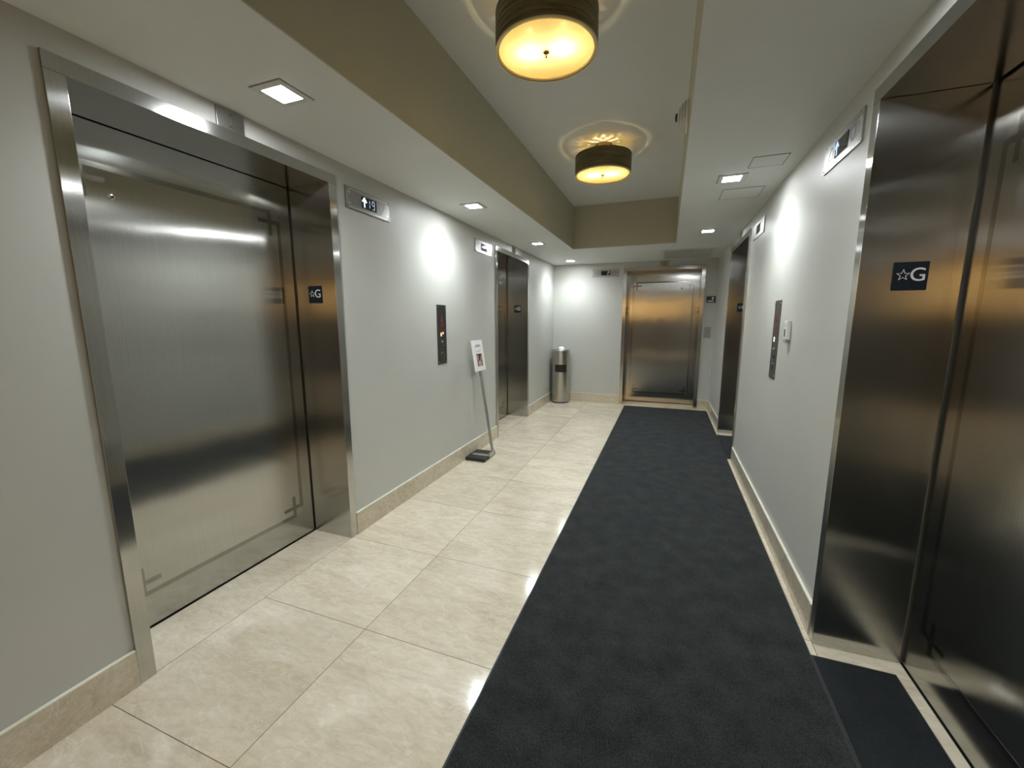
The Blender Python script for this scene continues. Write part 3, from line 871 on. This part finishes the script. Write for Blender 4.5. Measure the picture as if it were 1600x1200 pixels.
t = thing('smoke_detector', (TX1, 2.665, 2.487), RZ_R, 'ribbed smoke detector on the right fascia of ceiling tray', 'smoke detector')
MB().lathe([(0, -0.0006), (0.084, -0.0006), (0.086, -0.010), (0.078, -0.014)], 40, 'white', axis='y').build('base', t)
bd = MB().lathe([(0.078, -0.014), (0.074, -0.020), (0.074, -0.024), (0.066, -0.028), (0.062, -0.034), (0.060, -0.038), (0.048, -0.044), (0.044, -0.050), (0.034, -0.054), (0.022, -0.058), (0, -0.058)], 40, 'trim_white', axis='y')
for r_, y_ in ((0.0755, -0.0195), (0.0635, -0.0335), (0.0465, -0.0465)):
    bd.lathe([(r_ + 0.0006, y_ - 0.001), (r_ + 0.0012, y_ + 0.0005)], 40, 'gap', axis='y')
bd.build('ribbed_cone', t)
MB().lathe([(0.022, -0.0582), (0.020, -0.068), (0.0, -0.070)], 24, 'black', axis='y').build('sensor', t)

# ------------------------------------------------------------------ end wall and right wall fittings
t = thing('card_reader', (0.592, YE, 1.670), RZ_E, 'small black card reader right of the end elevator', 'card reader')
MB().box(-0.062, 0.062, -0.030, -0.0006, -0.044, 0.044, 'black', 0.010).build('case', t)
MB().box(-0.046, 0.034, -0.0325, -0.0298, -0.034, -0.020, 'white', 0.001).build('label_strip', t)
MB().box(0.010, 0.034, -0.0325, -0.0298, -0.004, 0.030, 'white', 0.001).build('window', t)
t = thing('key_switch_plate', (0.573, YE, 1.183), RZ_E, 'grey steel key switch plate right of the end elevator', 'switch plate')
MB().box(-0.048, 0.048, -0.004, -0.0006, -0.082, 0.082, 'steel_plate', 0.001).build('plate', t)
kc = MB().lathe([(0, -0.011), (0.011, -0.011), (0.013, -0.0039)], 24, 'chrome', (0, 0, 0.008), 'y').build('key_cylinder', t)
MB().box(-0.001, 0.001, -0.0116, -0.0108, 0.001, 0.015, 'gap').build('slot', kc)
for s in (-1, 1): MB().lathe([(0, -0.006), (0.004, -0.0055), (0.0042, -0.0039)], 12, 'chrome', (0, 0, s * 0.068), 'y').build('screw', t)

t = thing('wall_thermostat', (XR, 2.800, 1.302), RZ_R, 'narrow white wall unit right of the right call panel', 'thermostat')
MB().box(-0.030, 0.030, -0.022, -0.0006, -0.046, 0.062, 'white', 0.004).build('case', t)
MB().box(-0.029, 0.029, -0.021, -0.0006, -0.064, -0.0465, 'grey_plastic', 0.003).build('lower_case', t)
mk = MB()
for k in range(3): mk.box(-0.016, 0.016, -0.0228, -0.0218, 0.026 + k * 0.008, 0.029 + k * 0.008, 'grey_plastic')
mk.build('vent_slot', t)
MB().box(-0.014, 0.006, -0.0238, -0.0218, -0.030, 0.014, 'black', 0.0008).build('slider', t)

# ------------------------------------------------------------------ sign stand
t = thing('sign_stand', (0, 0, 0), 0, 'leaning metal sign stand with white poster on black base', 'sign stand')
MB().box(-1.795, -1.590, 3.485, 3.755, 0.0006, 0.034, 'black', 0.004).build('base', t)
MB().box(-1.770, -1.5915, 3.575, 3.625, 0.0342, 0.0375, 'alu', 0.0008).build('foot_strip', t)
pt0, pt1 = Vector((-1.600, 3.712, 0.030)), Vector((-1.722, 3.690, 0.880))
MB().bar(pt0, pt1, 0.032, 0.008, (0.35, 1, 0), 'alu').bar((-1.588, 3.60, 0.036), (-1.588, 3.728, 0.036), 0.005, 0.05, (1, 0, 0), 'alu').build('pole', t)
ctr = Vector((-1.722, 3.688, 0))
SR = Matrix.Translation((-1.735, 3.690, 1.022)) @ Matrix.Rotation(PI / 2 - 0.03, 4, 'Z') @ Matrix.Rotation(-0.15, 4, 'X')
# sign local: X right, -Y faces out, Z up
def part(mb, name, parent):
    o = mb.build(name, parent); o.matrix_local = SR if parent is t else Matrix(); return o
card = part(MB().box(-0.112, 0.112, -0.004, 0.004, -0.152, 0.152, 'paper', 0.001), 'poster', t)
pr_ = MB()
for z_, x0_, x1_ in ((0.105, -0.035, 0.040), (0.097, -0.055, 0.058), (0.089, -0.060, 0.060)):
    x = x0_
    while x < x1_:
        l_ = random.uniform(0.006, 0.014); pr_.box(x, min(x + l_, x1_), -0.0048, -0.0039, z_ - 0.002, z_ + 0.002, 'ink_pink'); x += l_ + 0.003
part(pr_, 'headline_print', card); pr_ = MB()
for z_, x0_, x1_ in ((0.052, 0.002, 0.050), (0.044, -0.055, 0.055), (0.036, -0.055, 0.050)):
    x = x0_
    while x < x1_:
        l_ = random.uniform(0.005, 0.012); pr_.box(x, min(x + l_, x1_), -0.0048, -0.0039, z_ - 0.0014, z_ + 0.0014, 'ink_grey'); x += l_ + 0.003
part(pr_, 'small_print', card)
ph = MB(); ph.box(-0.050, 0.062, -0.0047, -0.0039, -0.106, 0.018, 'photo_brown')
def disc(cx, cz, rx, rz_, y, mt_, n=22):
    ph.prism([(cx + rx * math.cos(2 * PI * k / n), cz + rz_ * math.sin(2 * PI * k / n)) for k in range(n)], y, -0.0045, 1, mt_)
disc(-0.025, -0.018, 0.018, 0.024, -0.0050, 'photo_skin'); disc(0.008, -0.018, 0.020, 0.030, -0.0052, 'photo_dark')
disc(0.034, -0.030, 0.016, 0.018, -0.0050, 'photo_skin'); disc(0.004, -0.078, 0.036, 0.028, -0.0054, 'photo_skin')
part(ph, 'picture', card)
part(MB().box(-0.022, 0.022, 0.004, 0.012, -0.205, -0.10, 'grey_plastic', 0.001), 'bracket', t)

# ------------------------------------------------------------------ steel bin with wipes
t = thing('wipes_bin', (-1.632, 6.690, 0), math.radians(15), 'round brushed steel wipes bin in the far left corner', 'bin')
MB().lathe([(0, 0.0006), (0.146, 0.0006), (0.148, 0.006), (0.148, 0.018), (0.1455, 0.020)], 64, 'black').build('foot_ring', t)
MB().lathe([(0.1455, 0.020), (0.1455, 0.862), (0.1470, 0.866), (0.1455, 0.870), (0.1455, 0.880), (0.140, 0.880), (0.140, 0.60)], 64, 'steel_bin').build('body', t)
MB().lathe([(0.1390, 0.872), (0.137, 0.884), (0.055, 0.890), (0.050, 0.884), (0.0, 0.884)], 64, 'steel_bin').build('lid', t)
fl = MB(); n = 14; a0, a1 = -PI / 2 - 0.68, -PI / 2 + 0.68
for k in range(n):
    b0, b1 = a0 + (a1 - a0) * k / n, a0 + (a1 - a0) * (k + 1) / n
    for (r0, r1) in ((0.1462, 0.1476),):
        P_ = [(r * math.cos(b_), r * math.sin(b_)) for r, b_ in ((r0, b0), (r1, b0), (r1, b1), (r0, b1))]
        fl.prism(P_, 0.520, 0.642, 2, 'black')
fl.build('black_flap', t)
wp = MB(); rng = random.Random(3)
ring = []
n = 12
bmv = []
for j, (r_, h_) in enumerate(((0.045, 0.885), (0.040, 0.905), (0.022, 0.917), (0.004, 0.921))):
    bmv.append([wp.bm.verts.new((0.012 + r_ * math.cos(2 * PI * k / n) * (1 + 0.35 * rng.random()), r_ * math.sin(2 * PI * k / n) * (1 + 0.3 * rng.random()), h_ + 0.012 * rng.random() * (j > 0))) for k in range(n)])
for a_, b_ in zip(bmv, bmv[1:]):
    for k in range(n):
        f_ = wp.bm.faces.new((a_[k], a_[(k + 1) % n], b_[(k + 1) % n], b_[k])); f_.smooth = True
wp.bm.faces.new(bmv[-1])
wp.mats = ['lens_white']
tag(wp.build('wipe'), 'x', 'wipe')
o = bpy.data.objects['wipe']; o.location = (-1.632, 6.690, 0.0012)
tag(o, 'crumpled white wipe sticking out of the steel bin top', 'wipe')
